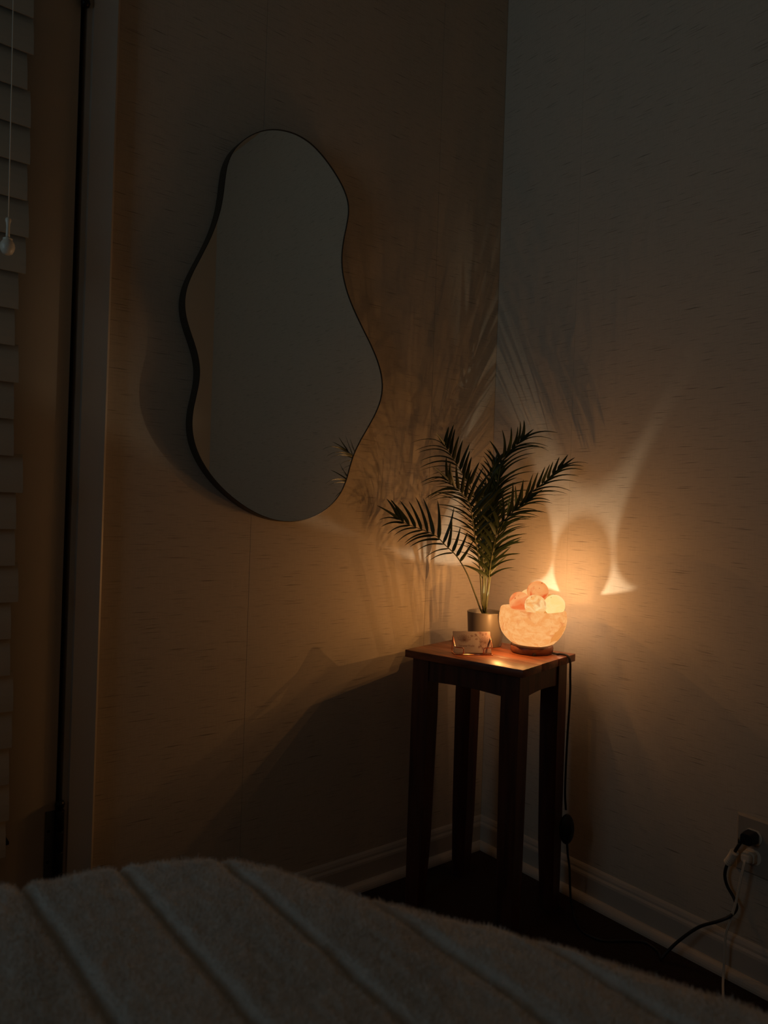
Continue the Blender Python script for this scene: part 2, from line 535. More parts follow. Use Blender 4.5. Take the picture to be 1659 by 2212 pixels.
# door leaf: stiles and rails with a glazed opening behind the blind
d1 = struct(box_obj('door_1', -1.975, -1.975 + 0.12, 0.0, 0.036, 0.012, DZ - 0.006, M['door'], None, 0.0015))
box_obj('stile', -1.255, -1.1225 - 0.0045, 0.0, 0.036, 0.012, DZ - 0.006, M['door'], d1, 0.0015)
box_obj('rail', -1.8548, -1.2552, 0.002, 0.034, 0.012, 0.28, M['door'], d1)
box_obj('rail', -1.8548, -1.2552, 0.002, 0.034, 1.90, DZ - 0.006, M['door'], d1)
box_obj('window_pane', -1.8548, -1.2552, 0.016, 0.020, 0.2802, 1.8998, M['pane'], d1)
box_obj('door_jamb', -1.1165, -1.1160, 0.0, 0.0012, 0.0, DZ, M['black'], d1)
# black strip added as the shade in the crack between door and casing
box_obj('crack_shade', -1.1270, -1.1176, 0.020, 0.034, 0.0, DZ, M['black'], d1)
struct(box_obj('black_plane_beyond_door', DX0 - 0.1, DX1 + 0.1, 0.16, 0.18, 0, ROOM_Z, M['black']))  # plain black plane behind the door opening

def hinge(zb, zt, label):
    cx, cy = -1.1225, -0.010
    t = bpy.data.objects.new('door_hinge', None)
    COL.objects.link(t); t.parent = d1; t.location = (cx, cy, zb)
    n = 5
    gap = (zt - zb) / n
    for i in range(n):
        v, f = lathe([(0.0, zb + gap * i + 0.0004), (0.0078, zb + gap * i + 0.0004), (0.0082, zb + gap * i + 0.0012),
                      (0.0082, zb + gap * (i + 1) - 0.0012), (0.0078, zb + gap * (i + 1) - 0.0004), (0.0, zb + gap * (i + 1) - 0.0004)], cx, cy, 24)
        mesh_obj('knuckle', v, f, M['bronze'], t, True)
    for (zz, s) in ((zt, 1), (zb, -1)):
        pr = [(0.0045, zz), (0.0052, zz + s * 0.002), (0.0075, zz + s * 0.006), (0.0085, zz + s * 0.011), (0.0065, zz + s * 0.0165), (0.002, zz + s * 0.0185), (0.0, zz + s * 0.0187)]
        v, f = lathe(pr, cx, cy, 24)
        mesh_obj('finial', v, f, M['bronze'], t, True)
    box_obj('leaf_plate', -1.145, -1.1285, -0.0022, -0.0002, zb + 0.002, zt - 0.002, M['hingeplate'], t, 0.0006)
    for k in range(3):
        z = zb + (zt - zb) * (0.2 + 0.3 * k)
        bm = bmesh.new()
        bmesh.ops.create_uvsphere(bm, u_segments=12, v_segments=6, radius=0.003, matrix=Matrix.Translation((-1.139, -0.0022, z)) @ Matrix.Diagonal((1, 0.4, 1, 1)))
        bm_obj('screw', bm, M['bronze'], t, True)
hinge(0.155, 0.346, 'black barrel hinge with ball finial low on the door, just above the blanket')
hinge(1.842, 2.02, 'black door hinge at the very top of the door crack')

# ------------------------------------------------------------------ blind on the door
bl = thing('door_blind', 'closed cream slatted blind hanging on the door at the left edge', 'blind', (-1.55, -0.05, 0.30))
box_obj('head_rail', -1.86, -1.222, -0.078, -0.028, 1.93, 1.985, M['blind'], bl, 0.003)
z = 0.305
k = 0
rj = random.Random(3)
while z < 1.92:
    xe = -1.2225 + (0.006 * rj.uniform(-1, 1)) + (0.004 if z < 1.0 else -0.002) - (0.010 if k in (11, 12, 14) else 0)
    if z > 1.30: xe += 0.004
    bm = bmesh.new()
    n = 5
    vs = []
    w = 0.068
    for i in range(n + 1):
        s = (i / n - 0.5) * w
        a = math.radians(80)
        bow = 0.003 * (1 - (2 * i / n - 1) ** 2)
        yy = -0.050 + s * math.cos(a) - bow
        zz = z + 0.031 + s * math.sin(a)
        vs.append((yy, zz))
    vv = []
    for x in (-1.85, xe):
        for th in (0, 0.0028):
            for (yy, zz) in vs: vv.append((x, yy + th, zz))
    m_ = n + 1
    fs = []
    for i in range(n):
        fs.append((i, i + 1, 2 * m_ + i + 1, 2 * m_ + i))
        fs.append((m_ + i, 3 * m_ + i, 3 * m_ + i + 1, m_ + i + 1))
        fs.append((2 * m_ + i, 2 * m_ + i + 1, 3 * m_ + i + 1, 3 * m_ + i))
        fs.append((i, m_ + i, m_ + i + 1, i + 1))
    fs.append((0, 2 * m_, 3 * m_, m_)); fs.append((n, m_ + n, 3 * m_ + n, 2 * m_ + n))
    bm.free()
    mesh_obj('slat', vv, fs, M['blind'], bl, False)
    z += 0.0625
    k += 1
box_obj('bottom_bracket', -1.2225, -1.2145, -0.046, 0.0, 0.318, 0.324, M['bronze'], bl, 0.001)
# cord with tassel
tb = thing('cord_tassel', 'cream bell shaped blind cord pull at the far left edge', 'cord pull', (-1.254, -0.085, 1.322))
tx, ty = -1.2545, -0.085
v, f = lathe([(0, 1.320), (0.004, 1.3195), (0.0075, 1.3215), (0.0105, 1.327), (0.0115, 1.3325), (0.0105, 1.3385), (0.0075, 1.343), (0.0068, 1.3442), (0.0075, 1.3452), (0.0072, 1.3465), (0.0035, 1.348), (0, 1.3482)], tx, ty, 28)
mesh_obj('tassel_ball', v, f, M['white_plastic'], tb, True)
v, f = lathe([(0, 1.3483), (0.0032, 1.349), (0.0030, 1.354), (0.0028, 1.366), (0.0034, 1.372), (0.0046, 1.3755), (0.0044, 1.379), (0.002, 1.381), (0, 1.3812)], tx, ty, 20)
mesh_obj('tassel_neck', v, f, M['white_plastic'], tb, True)
tube_obj('cord', [(tx, ty, 1.381), (tx - 0.001, ty + 0.002, 1.6), (tx - 0.002, -0.07, 1.929)], 0.0008, M['white_plastic'], tb, 6)

# ------------------------------------------------------------------ mirror
MO = [(-0.725,1.728),(-0.676,1.735),(-0.641,1.728),(-0.609,1.706),(-0.576,1.679),(-0.548,1.652),(-0.533,1.625),(-0.531,1.599),(-0.537,1.570),(-0.549,1.532),(-0.553,1.495),(-0.550,1.460),(-0.539,1.422),(-0.515,1.382),(-0.485,1.342),(-0.455,1.306),(-0.433,1.273),(-0.420,1.237),(-0.416,1.210),(-0.421,1.181),(-0.434,1.147),(-0.459,1.113),(-0.486,1.074),(-0.501,1.045),(-0.509,1.018),(-0.513,0.986),(-0.525,0.954),(-0.551,0.924),(-0.587,0.901),(-0.628,0.887),(-0.668,0.883),(-0.707,0.888),(-0.741,0.897),(-0.787,0.919),(-0.828,0.948),(-0.860,0.980),(-0.882,1.010),(-0.898,1.044),(-0.903,1.075),(-0.900,1.110),(-0.892,1.134),(-0.885,1.163),(-0.884,1.190),(-0.889,1.217),(-0.900,1.242),(-0.913,1.267),(-0.923,1.293),(-0.926,1.319),(-0.922,1.347),(-0.911,1.376),(-0.892,1.412),(-0.874,1.447),(-0.860,1.486),(-0.851,1.520),(-0.846,1.553),(-0.846,1.585),(-0.844,1.618),(-0.834,1.645),(-0.810,1.676),(-0.780,1.701),(-0.753,1.717)]
P = [Vector((x, 0, z)) for x, z in MO]
for _ in range(2):                                     # even out measuring jitter
    P = [(P[i - 1] + P[i] * 2 + P[(i + 1) % len(P)]) / 4 for i in range(len(P))]
c = sum(P, Vector()) / len(P)
P = [c + (q - c) * 1.004 for q in P]
OUT = catmull(P, 5, True)
mt = thing('wavy_mirror', 'wavy organic shaped frameless-looking wall mirror with thin dark frame', 'mirror', (-0.68, 0.0, 0.88))
N = len(OUT)
def inset(pts, d):
    out = []
    for i in range(len(pts)):
        tg = (pts[(i + 1) % len(pts)] - pts[i - 1]).normalized()
        nn = Vector((tg.z, 0, -tg.x))
        out.append(pts[i] + nn * d)
    return out
test = inset(OUT, 0.002)
sgn = 1 if (test[0] - c).length < (OUT[0] - c).length else -1
IN = inset(OUT, 0.0016 * sgn)
BK = inset(OUT, 0.004 * sgn)
vs, fs = [], []
for (ring, y) in ((IN, -0.0300), (IN, -0.0330), (OUT, -0.0325), (OUT, -0.004), (BK, -0.002)):
    for q in ring: vs.append((q.x, y, q.z))
for r_ in range(4):
    for i in range(N):
        a, b2 = r_ * N + i, r_ * N + (i + 1) % N
        fs.append((a, b2, b2 + N, a + N))
fs.append(tuple(4 * N + i for i in range(N)))
mesh_obj('mirror_frame', vs, fs, M['framemetal'], mt)
vs = [(q.x, -0.0312, q.z) for q in IN]
mesh_obj('mirror_glass', vs, [tuple(range(N))], M['mirror'], mt)

# ------------------------------------------------------------------ side table
ZT = 0.595
Lc, Fc, Rc = Vector((-0.392, -0.115, 0)), Vector((-0.320, -0.412, 0)), Vector((-0.067, -0.347, 0))
U = (Fc - Lc).normalized()                # along the long side, towards the room
V = Vector((-U.y, U.x, 0))                # along the short side, towards the right wall
LU, LV = (Fc - Lc).length, 0.2615
def T(a, b_, z): q = Lc + U * a + V * b_; return (q.x, q.y, z)
tbl = thing('side_table', 'small dark cherry wood plant stand table in the room corner', 'table', T(LU / 2, LV / 2, 0))
def tbox(bm, a0, a1, b0, b1, z0, z1, bevel=0.0):
    v = hexa(bm, [T(a0, b0, z0), T(a1, b0, z0), T(a1, b1, z0), T(a0, b1, z0), T(a0, b0, z1), T(a1, b0, z1), T(a1, b1, z1), T(a0, b1, z1)])
    if bevel:
        es = {e for q in v for e in q.link_edges}
        bmesh.ops.bevel(bm, geom=list(es), offset=bevel, segments=2, profile=0.5, affect='EDGES')
# top: three glued boards, hair joints between them
bw = LV / 3
tp = None
for i in range(3):
    bm = bmesh.new()
    e0 = 0.0012 if i == 1 else 0
    tbox(bm, 0, LU - (0.0012 if i == 1 else 0), i * bw + 0.00008, (i + 1) * bw - 0.00008, ZT - 0.017, ZT, 0.0009)
    bm_obj('top_board', bm, M['wood'], tbl, True)
# legs: square, inner faces taper below the middle
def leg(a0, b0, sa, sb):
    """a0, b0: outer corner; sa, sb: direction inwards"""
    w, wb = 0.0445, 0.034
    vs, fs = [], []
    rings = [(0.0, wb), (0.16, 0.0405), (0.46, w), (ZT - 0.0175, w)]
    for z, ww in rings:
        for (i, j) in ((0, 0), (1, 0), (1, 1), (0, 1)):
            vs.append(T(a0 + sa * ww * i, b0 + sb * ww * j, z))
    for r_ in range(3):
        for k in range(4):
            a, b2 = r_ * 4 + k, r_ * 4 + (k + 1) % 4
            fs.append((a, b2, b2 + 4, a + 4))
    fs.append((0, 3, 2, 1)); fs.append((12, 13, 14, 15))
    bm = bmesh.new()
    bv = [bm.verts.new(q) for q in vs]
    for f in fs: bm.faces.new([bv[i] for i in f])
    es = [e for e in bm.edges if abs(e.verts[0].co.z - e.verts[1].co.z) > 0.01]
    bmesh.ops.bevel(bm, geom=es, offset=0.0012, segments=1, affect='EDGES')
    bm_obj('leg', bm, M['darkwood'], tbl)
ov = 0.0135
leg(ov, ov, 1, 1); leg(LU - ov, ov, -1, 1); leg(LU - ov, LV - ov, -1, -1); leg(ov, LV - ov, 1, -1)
# aprons, set back a little from the legs; lower edge arches up slightly
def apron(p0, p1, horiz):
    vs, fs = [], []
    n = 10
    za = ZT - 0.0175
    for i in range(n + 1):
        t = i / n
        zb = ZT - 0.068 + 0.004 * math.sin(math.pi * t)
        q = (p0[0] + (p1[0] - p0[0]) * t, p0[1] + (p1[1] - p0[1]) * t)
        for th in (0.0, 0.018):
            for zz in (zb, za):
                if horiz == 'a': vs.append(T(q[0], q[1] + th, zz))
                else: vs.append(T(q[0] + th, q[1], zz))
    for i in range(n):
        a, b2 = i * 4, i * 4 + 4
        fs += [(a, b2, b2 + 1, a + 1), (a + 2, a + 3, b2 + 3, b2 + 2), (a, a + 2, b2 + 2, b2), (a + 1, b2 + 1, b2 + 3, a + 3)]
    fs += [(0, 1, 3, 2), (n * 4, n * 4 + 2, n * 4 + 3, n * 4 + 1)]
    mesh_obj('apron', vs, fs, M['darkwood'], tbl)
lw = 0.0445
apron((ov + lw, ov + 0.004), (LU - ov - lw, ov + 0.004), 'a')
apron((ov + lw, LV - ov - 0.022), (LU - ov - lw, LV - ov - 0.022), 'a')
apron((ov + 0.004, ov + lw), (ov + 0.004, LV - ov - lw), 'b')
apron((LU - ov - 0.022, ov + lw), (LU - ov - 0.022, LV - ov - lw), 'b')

# ------------------------------------------------------------------ salt lamp
LCX, LCY = -0.147, -0.286
lamp = thing('salt_lamp', 'glowing orange salt bowl lamp with salt balls on a dark wooden base', 'lamp', (LCX, LCY, ZT))
F2 = Vector((0.618, 0.786, 0)).normalized()
R2 = Vector((0.786, -0.618, 0)).normalized()
def LP(th, r, z):      # th measured from the side facing the camera towards its right
    a = math.radians(th)
    q = Vector((LCX, LCY, 0)) - F2 * (r * math.cos(a)) + R2 * (r * math.sin(a))
    return Vector((q.x, q.y, z))
v, f = lathe([(0.0, ZT), (0.044, ZT), (0.0475, ZT + 0.002), (0.0497, ZT + 0.007), (0.0502, ZT + 0.013), (0.0490, ZT + 0.018), (0.046, ZT + 0.0205), (0.0, ZT + 0.021)], LCX, LCY, 64)
mesh_obj('lamp_base', v, f, M['basewood'], lamp, True)
box_bm = bmesh.new()
q = LP(-4, 0.0497, ZT + 0.004)
box(box_bm, q.x - 0.003, q.x + 0.003, q.y - 0.003, q.y + 0.003, q.z - 0.002, q.z + 0.003, 0.0005, 1)
bm_obj('base_notch', box_bm, M['black'], lamp)
# bowl, carved: slight irregularity and a broken facet low on the right
OUTP = [(0.030, ZT + 0.0205), (0.0440, ZT + 0.0212), (0.0505, ZT + 0.0245), (0.0590, ZT + 0.0310), (0.0660, ZT + 0.0390), (0.0715, ZT + 0.0480), (0.0755, ZT + 0.0580), (0.0778, ZT + 0.0690), (0.0785, ZT + 0.0790), (0.0778, ZT + 0.0880), (0.0760, ZT + 0.0960), (0.0748, ZT + 0.1000), (0.0725, ZT + 0.1022)]
INP = [(0.0690, ZT + 0.1020), (0.0664, ZT + 0.0984), (0.0655, ZT + 0.085), (0.063, ZT + 0.065), (0.055, ZT + 0.048), (0.040, ZT + 0.037), (0.020, ZT + 0.0335), (0.0, ZT + 0.033)]
seg = 96
vs, fs = lathe([(0.0, ZT + 0.0205)] + OUTP + INP, LCX, LCY, seg)
fn = (R2 * 0.72 - F2 * 0.50 + Vector((0, 0, -0.48))).normalized()     # facet normal
cen = Vector((LCX, LCY, ZT + 0.070))
nv = []
fverts = set()
nout = (len(OUTP) + 1) * seg
for i, q in enumerate(vs):
    q = Vector(q)
    if i < nout:
        q += (q - cen).normalized() * (noise.noise(q * 28) * 0.0014 + noise.noise(q * 70) * 0.0005)
        d_ = (q - cen).dot(fn) - 0.0660
        if d_ > 0:
            q -= fn * d_
            fverts.add(i)
    elif q.z > ZT + 0.099:
        q.z += noise.noise(q * 40) * 0.001
    if q.z > ZT + 0.085:
        lf = max(0.0, -(q - cen).dot(R2) / 0.07)
        q.z += 0.0038 * lf * min(1.0, (q.z - ZT - 0.085) / 0.012)
    nv.append(q)

mat_bowl = salt('salt_bowl_lit', (0.92, 0.36, 0.10), (0.99, 0.48, 0.165), (0.80, 0.255, 0.068), 0.57, 0.98, 1.3, 48)
bowl = mesh_obj('salt_bowl', nv, fs, mat_bowl, lamp, True)
mat_in = salt('salt_bowl_inside_lit', (1.0, 0.62, 0.26), (1.0, 0.75, 0.38), (1.0, 0.5, 0.18), 0.70, 1.5, 3.3, 26)  # the bulb's light on the inner faces, put into a brighter emission
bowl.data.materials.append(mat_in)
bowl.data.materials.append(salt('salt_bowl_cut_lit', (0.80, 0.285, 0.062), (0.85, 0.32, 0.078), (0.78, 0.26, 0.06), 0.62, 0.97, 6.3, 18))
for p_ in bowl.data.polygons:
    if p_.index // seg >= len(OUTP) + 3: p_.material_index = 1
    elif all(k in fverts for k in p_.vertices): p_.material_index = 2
BALLS = [  # centre, radius, material
    ((-0.1755, -0.3172, 0.7107), 0.0248, salt('salt_ball_veined', (0.95, 0.42, 0.12), (1.0, 0.68, 0.30), (0.72, 0.24, 0.07), 0.54, 1.0, 4.1, 42)),
    ((-0.1271, -0.3328, 0.7106), 0.0246, salt('salt_ball_pale', (1.0, 0.69, 0.24), (1.0, 0.76, 0.32), (0.9, 0.5, 0.15), 0.70, 1.0, 7.7, 20)),
    ((-0.0977, -0.2929, 0.7062), 0.0245, salt('salt_ball_back', (0.85, 0.30, 0.06), (0.90, 0.36, 0.09), (0.7, 0.2, 0.04), 0.60, 0.9, 2.2, 20)),
    ((-0.1163, -0.2470, 0.7142), 0.0250, salt('salt_ball_amber', (0.95, 0.46, 0.15), (1.0, 0.56, 0.20), (0.8, 0.3, 0.08), 0.60, 1.0, 9.2, 20)),
    ((-0.1680, -0.2628, 0.7118), 0.0246, salt('salt_ball_red', (0.93, 0.33, 0.10), (0.96, 0.42, 0.15), (0.85, 0.17, 0.04), 0.47, 1.0, 5.5, 22)),
    ((-0.1420, -0.2943, 0.7388), 0.0250, salt('salt_ball_top', (0.93, 0.31, 0.085), (0.95, 0.38, 0.12), (0.80, 0.12, 0.025), 0.49, 0.97, 12.4, 26)),
]
for q, r, m_ in BALLS:
    q = Vector(q)
    bm = bmesh.new()
    bmesh.ops.create_uvsphere(bm, u_segments=48, v_segments=32, radius=r)
    for v_ in bm.verts:
        v_.co *= 1 + noise.noise(v_.co * 60 + q * 50) * 0.008
        v_.co += q
    bm_obj('salt_ball', bm, m_, lamp, True)
# the bulb in the bowl
BULB = Vector((-0.1450, -0.2876, 0.6723))
v, f = lathe([(0.0, 0.628), (0.0075, 0.628), (0.0085, 0.632), (0.0085, 0.645), (0.0, 0.6455)], BULB.x, BULB.y, 20)
mesh_obj('lamp_socket', v, f, M['black'], lamp, True)
bp = bpy.data.lights.new('bulb_filament', 'POINT')
bp.energy = 2.0
bp.color = (1.0, 0.86, 0.64)
bp.shadow_soft_size = 0.0025
bo = bpy.data.objects.new('bulb_filament', bp)
bo.location = BULB - Vector((LCX, LCY, ZT))
bo.parent = lamp
COL.objects.link(bo)
# light leaving the lit salt, all around bowl and balls
POT = Vector((-0.178, -0.164, 0))
GLOW = 1.82
glow = []
for i in range(14):
    th = i * 360 / 14 + 6
    q = LP(th, 0.0835, ZT + 0.064)
    dx, dy = (q.x - LCX) / 0.0835, (q.y - LCY) / 0.0835
    front = min(1.0, max(0.0, math.cos(math.radians(th)) * 1.6))
    glow.append((q, (0.32 if dx < 0.3 else 0.15) * (1 - 0.94 * max(0, dx) ** 0.35) * (1 - 0.86 * front) * (1 + 0.9 * max(0, dy))))
for i in range(6):
    th = i * 360 / 6 + 20
    q = LP(th, 0.056, ZT + 0.150)
    front = max(0.0, math.cos(math.radians(th)))
    glow.append((q, 0.19 * (1 - 0.78 * max(0, (q.x - LCX) / 0.056)) * (1 - 0.6 * front)))
glow.append((LP(0, 0.0, ZT + 0.178), 0.22))
glow = [g for g in glow if (Vector((g[0].x, g[0].y, 0)) - POT).length > 0.046 + 0.030 or g[0].z > 0.73]
for q, w in glow:
    l = bpy.data.lights.new('salt_glow', 'POINT')
    l.energy = w * GLOW
    pale = max(0.0, (q.x - LCX) / 0.0835)
    l.color = (1.0, 0.45 + 0.185 * min(1, pale * 1.5), 0.13 + 0.26 * min(1, pale * 1.5))
    l.shadow_soft_size = 0.0
    lo = bpy.data.objects.new('salt_glow', l)
    lo.location = q - Vector((LCX, LCY, ZT))
    lo.parent = lamp
    COL.objects.link(lo)

# lamp cord with inline rotary switch, down the table's right side, along the floor to the outlet
eu = T(LU + 0.004, 0.2, 0)
c1 = [LP(62, 0.0495, ZT + 0.0045), LP(64, 0.060, ZT + 0.0032), LP(72, 0.078, ZT + 0.0028)]
edge = Vector((-0.106, -0.343, 0))
cordP = [c1[0], c1[1], Vector((-0.112, -0.342, ZT + 0.0028)), Vector((-0.1085, -0.3595, ZT + 0.0016)), Vector((-0.106, -0.3665, ZT - 0.012)),
         Vector((-0.104, -0.3665, 0.553)), Vector((-0.102, -0.3665, 0.503)), Vector((-0.105, -0.365, 0.395)), Vector((-0.105, -0.364, 0.287)), Vector((-0.101, -0.365, 0.240))]
cm = M['rubber']
lc = thing('lamp_cord', 'black lamp cord with round switch running down the table to the outlet', 'cord', (-0.10, -0.365, 0.2))
tube_obj('cable', catmull(cordP, 8), 0.0026, cm, lc, 10)
bm = bmesh.new()
bmesh.ops.create_uvsphere(bm, u_segments=32, v_segments=18, radius=1.0,
    matrix=Matrix.Translation((-0.098, -0.367, 0.195)) @ Matrix(((0.786, 0.618, 0, 0), (-0.618, 0.786, 0, 0), (0, 0, 1, 0), (0, 0, 0, 1))) @ Matrix.Diagonal((0.0175, 0.0105, 0.035, 1)))
bm_obj('rotary_switch', bm, M['black'], lc, True)
bm = bmesh.new()
bmesh.ops.create_cone(bm, cap_ends=True, segments=28, radius1=0.011, radius2=0.010, depth=0.005,
    matrix=Matrix.Translation((-0.1045, -0.375, 0.197)) @ Vector((-0.618, -0.786, 0)).to_track_quat('Z', 'Y').to_matrix().to_4x4())
bm_obj('switch_dial', bm, M['black'], lc, True)
low = [(-0.095, -0.367, 0.162), (-0.093, -0.369, 0.135), (-0.088, -0.371, 0.104), (-0.086, -0.373, 0.06), (-0.083, -0.375, 0.024), (-0.084, -0.382, 0.006),
       (-0.105, -0.405, 0.0032), (-0.130, -0.445, 0.0032), (-0.122, -0.490, 0.0032), (-0.082, -0.520, 0.0032), (-0.052, -0.548, 0.0032), (-0.060, -0.585, 0.0032), (-0.082, -0.604, 0.006),
       (-0.072, -0.612, 0.020), (-0.060, -0.632, 0.050), (-0.050, -0.667, 0.090), (-0.046, -0.705, 0.118), (-0.036, -0.724, 0.134), (-0.022, -0.729, 0.148), (-0.016, -0.720, 0.162), (-0.016, -0.706, 0.180), (-0.018, -0.701, 0.200), (-0.020, -0.705, 0.222), (-0.024, -0.718, 0.248), (-0.028, -0.727, 0.266), (-0.030, -0.735, 0.281)]
rad = [0.0026] * 12 + [0.0032] * 14
pts = catmull(low, 8)
rr = [rad[min(i // 8, 25)] for i in range(len(pts))]
tube_obj('cable', pts, rr, cm, lc, 10)
# plug body
OY, OZ = -0.750, 0.2745
def octo(cx, cy, cz, hy, hz, x0, x1, ch, name, mat, parent, taper=0.85):
    def ring(x, s):
        a, b2, c_ = hy * s, hz * s, ch * s
        return [(x, cy + p, cz + q) for p, q in ((-a, -b2 + c_), (-a, b2 - c_), (-a + c_, b2), (a - c_, b2), (a, b2 - c_), (a, -b2 + c_), (a - c_, -b2), (-a + c_, -b2))]
    vs = ring(x0, 1) + ring((x0 * 0.35 + x1 * 0.65), 0.97) + ring(x1, taper)
    fs = []
    for r_ in range(2):
        for k in range(8):
            fs.append((r_ * 8 + k, r_ * 8 + (k + 1) % 8, r_ * 8 + 8 + (k + 1) % 8, r_ * 8 + 8 + k))
    fs += [tuple(range(8))[::-1], tuple(range(16, 24))]
    bm = bmesh.new()
    bv = [bm.verts.new(q) for q in vs]
    for f in fs: bm.faces.new([bv[i] for i in f])
    bmesh.ops.bevel(bm, geom=list(bm.edges), offset=0.0009, segments=2, affect='EDGES')
    return bm_obj(name, bm, mat, parent, True)
octo(0, OY + 0.002, OZ + 0.0195, 0.0135, 0.0125, -0.0075, -0.034, 0.005, 'plug', M['black'], lc)
tube_obj('strain_relief', [(-0.022, OY + 0.010, OZ + 0.016), (-0.026, OY + 0.017, OZ + 0.011), (-0.029, -0.7345, 0.2800)], [0.0062, 0.0052, 0.0040], M['black'], lc, 12)
# ribbed clear-beige sleeve (tag) around the cord
pts = [Vector((-0.0205, -0.7068, 0.2290)), Vector((-0.0235, -0.7165, 0.2450)), Vector((-0.0285, -0.7245, 0.2600))]
cs = catmull(pts, 8)
rr = [0.0078 + 0.0007 * (i % 2) for i in range(len(cs))]
v, f = tube(cs, rr, 16, True)
mesh_obj('cord_tag', v, f, M['white_plastic'], lc, False, 'ribbed beige plastic sleeve')

# ------------------------------------------------------------------ outlet
ou = thing('wall_outlet', 'beige duplex outlet plate on the right wall by the right edge', 'outlet', (0.0, OY, OZ))
bm = bmesh.new()
hy, hz = 0.035, 0.057
v0 = [(-0.0002, OY - hy, OZ - hz), (-0.0002, OY + hy, OZ - hz), (-0.0002, OY + hy, OZ + hz), (-0.0002, OY - hy, OZ + hz)]
v1 = [(-0.0025, a, b2) for _, a, b2 in v0]
v2 = [(-0.0062, OY + (a - OY) * 0.885, OZ + (b2 - OZ) * 0.93) for _, a, b2 in v0]
bv = [bm.verts.new(q) for q in v0 + v1 + v2]
for r_ in range(2):
    for k in range(4):
        bm.faces.new([bv[r_ * 4 + k], bv[r_ * 4 + (k + 1) % 4], bv[r_ * 4 + 4 + (k + 1) % 4], bv[r_ * 4 + 4 + k]])
bm.faces.new(bv[8:12]); bm.faces.new(bv[0:4])
bm_obj('cover_plate', bm, M['plate'], ou)
for s in (1, -1):
    pr = []
    zc = OZ + s * 0.0195
    n = 36
    vs = []
    for x in (-0.0060, -0.0076):
        for i in range(n):
            a = 2 * math.pi * i / n
            yy, zz = 0.0172 * math.cos(a), 0.0172 * math.sin(a)
            zz = max(-0.0142, min(0.0142, zz))
            vs.append((x, OY + yy, zc + zz))
    fs = [(i, (i + 1) % n, n + (i + 1) % n, n + i) for i in range(n)] + [tuple(range(n, 2 * n)), tuple(range(n))[::-1]]
    mesh_obj('receptacle', vs, fs, M['white_plastic'], ou)
bm = bmesh.new()
bmesh.ops.create_uvsphere(bm, u_segments=14, v_segments=8, radius=0.0032, matrix=Matrix.Translation((-0.0064, OY, OZ)) @ Matrix.Diagonal((0.4, 1, 1, 1)))
bm_obj('screw', bm, M['plate'], ou, True)

# ------------------------------------------------------------------ white cord
wc = thing('white_cord', 'thin cream two wire cord hanging from the lower socket to the floor', 'cord', (-0.02, -0.74, 0.0))
octo(0, OY + 0.003, OZ - 0.0195, 0.0125, 0.0115, -0.0078, -0.019, 0.004, 'plug', M['white_plastic'], wc, 0.92)
octo(0, OY + 0.0045, OZ - 0.0200, 0.0105, 0.0095, -0.0195, -0.030, 0.004, 'plug_grip', M['white_plastic'], wc, 0.72)
wp = [(-0.0285, -0.7450, 0.2530), (-0.033, -0.7460, 0.2440), (-0.034, -0.7410, 0.213), (-0.034, -0.7330, 0.164), (-0.034, -0.7230, 0.123), (-0.034, -0.7150, 0.092), (-0.034, -0.7140, 0.063), (-0.034, -0.7135, 0.028), (-0.040, -0.716, 0.007), (-0.055, -0.7235, 0.0030), (-0.090, -0.742, 0.0026), (-0.140, -0.766, 0.0026), (-0.240, -0.80, 0.0026)]
for s in (-1, 1):
    q = [(x, y + s * 0.0012, z) for x, y, z in wp]
    tube_obj('wire', catmull(q, 8), 0.00135, M['white_plastic'], wc, 8)

# ------------------------------------------------------------------ potted palm
palm = thing('potted_palm', 'small artificial palm in a grey cylindrical pot on the side table', 'potted plant', (POT.x, POT.y, ZT))
pr = [(0.0, ZT), (0.0385, ZT), (0.0402, ZT + 0.002), (0.0425, ZT + 0.03), (0.0455, ZT + 0.080), (0.0458, ZT + 0.0825), (0.0450, ZT + 0.0832), (0.0438, ZT + 0.0825), (0.0432, ZT + 0.0800), (0.0425, ZT + 0.060), (0.0, ZT + 0.060)]
v, f = lathe(pr, POT.x, POT.y, 72)
mesh_obj('pot', v, f, M['pot'], palm, True)
vs, fs = [], []
n = 32
for i in range(6):
    for k in range(n):
        r_ = 0.0423 * i / 5
        a = 2 * math.pi * k / n
        x, y = r_ * math.cos(a), r_ * math.sin(a)
        vs.append((POT.x + x, POT.y + y, ZT + 0.0645 + 0.003 * noise.noise(Vector((x, y, 0)) * 90) - 0.002 * i / 5))
for i in range(5):
    for k in range(n):
        fs.append((i * n + k, i * n + (k + 1) % n, i * n + n + (k + 1) % n, i * n + n + k))
mesh_obj('soil', vs, fs, M['soil'], palm, True)
v, f = lathe([(0.0105, ZT + 0.062), (0.0100, ZT + 0.076), (0.0085, ZT + 0.079), (0.0, ZT + 0.0795)], POT.x, POT.y, 20)
mesh_obj('stem_collar', v, f, M['stem'], palm, True)

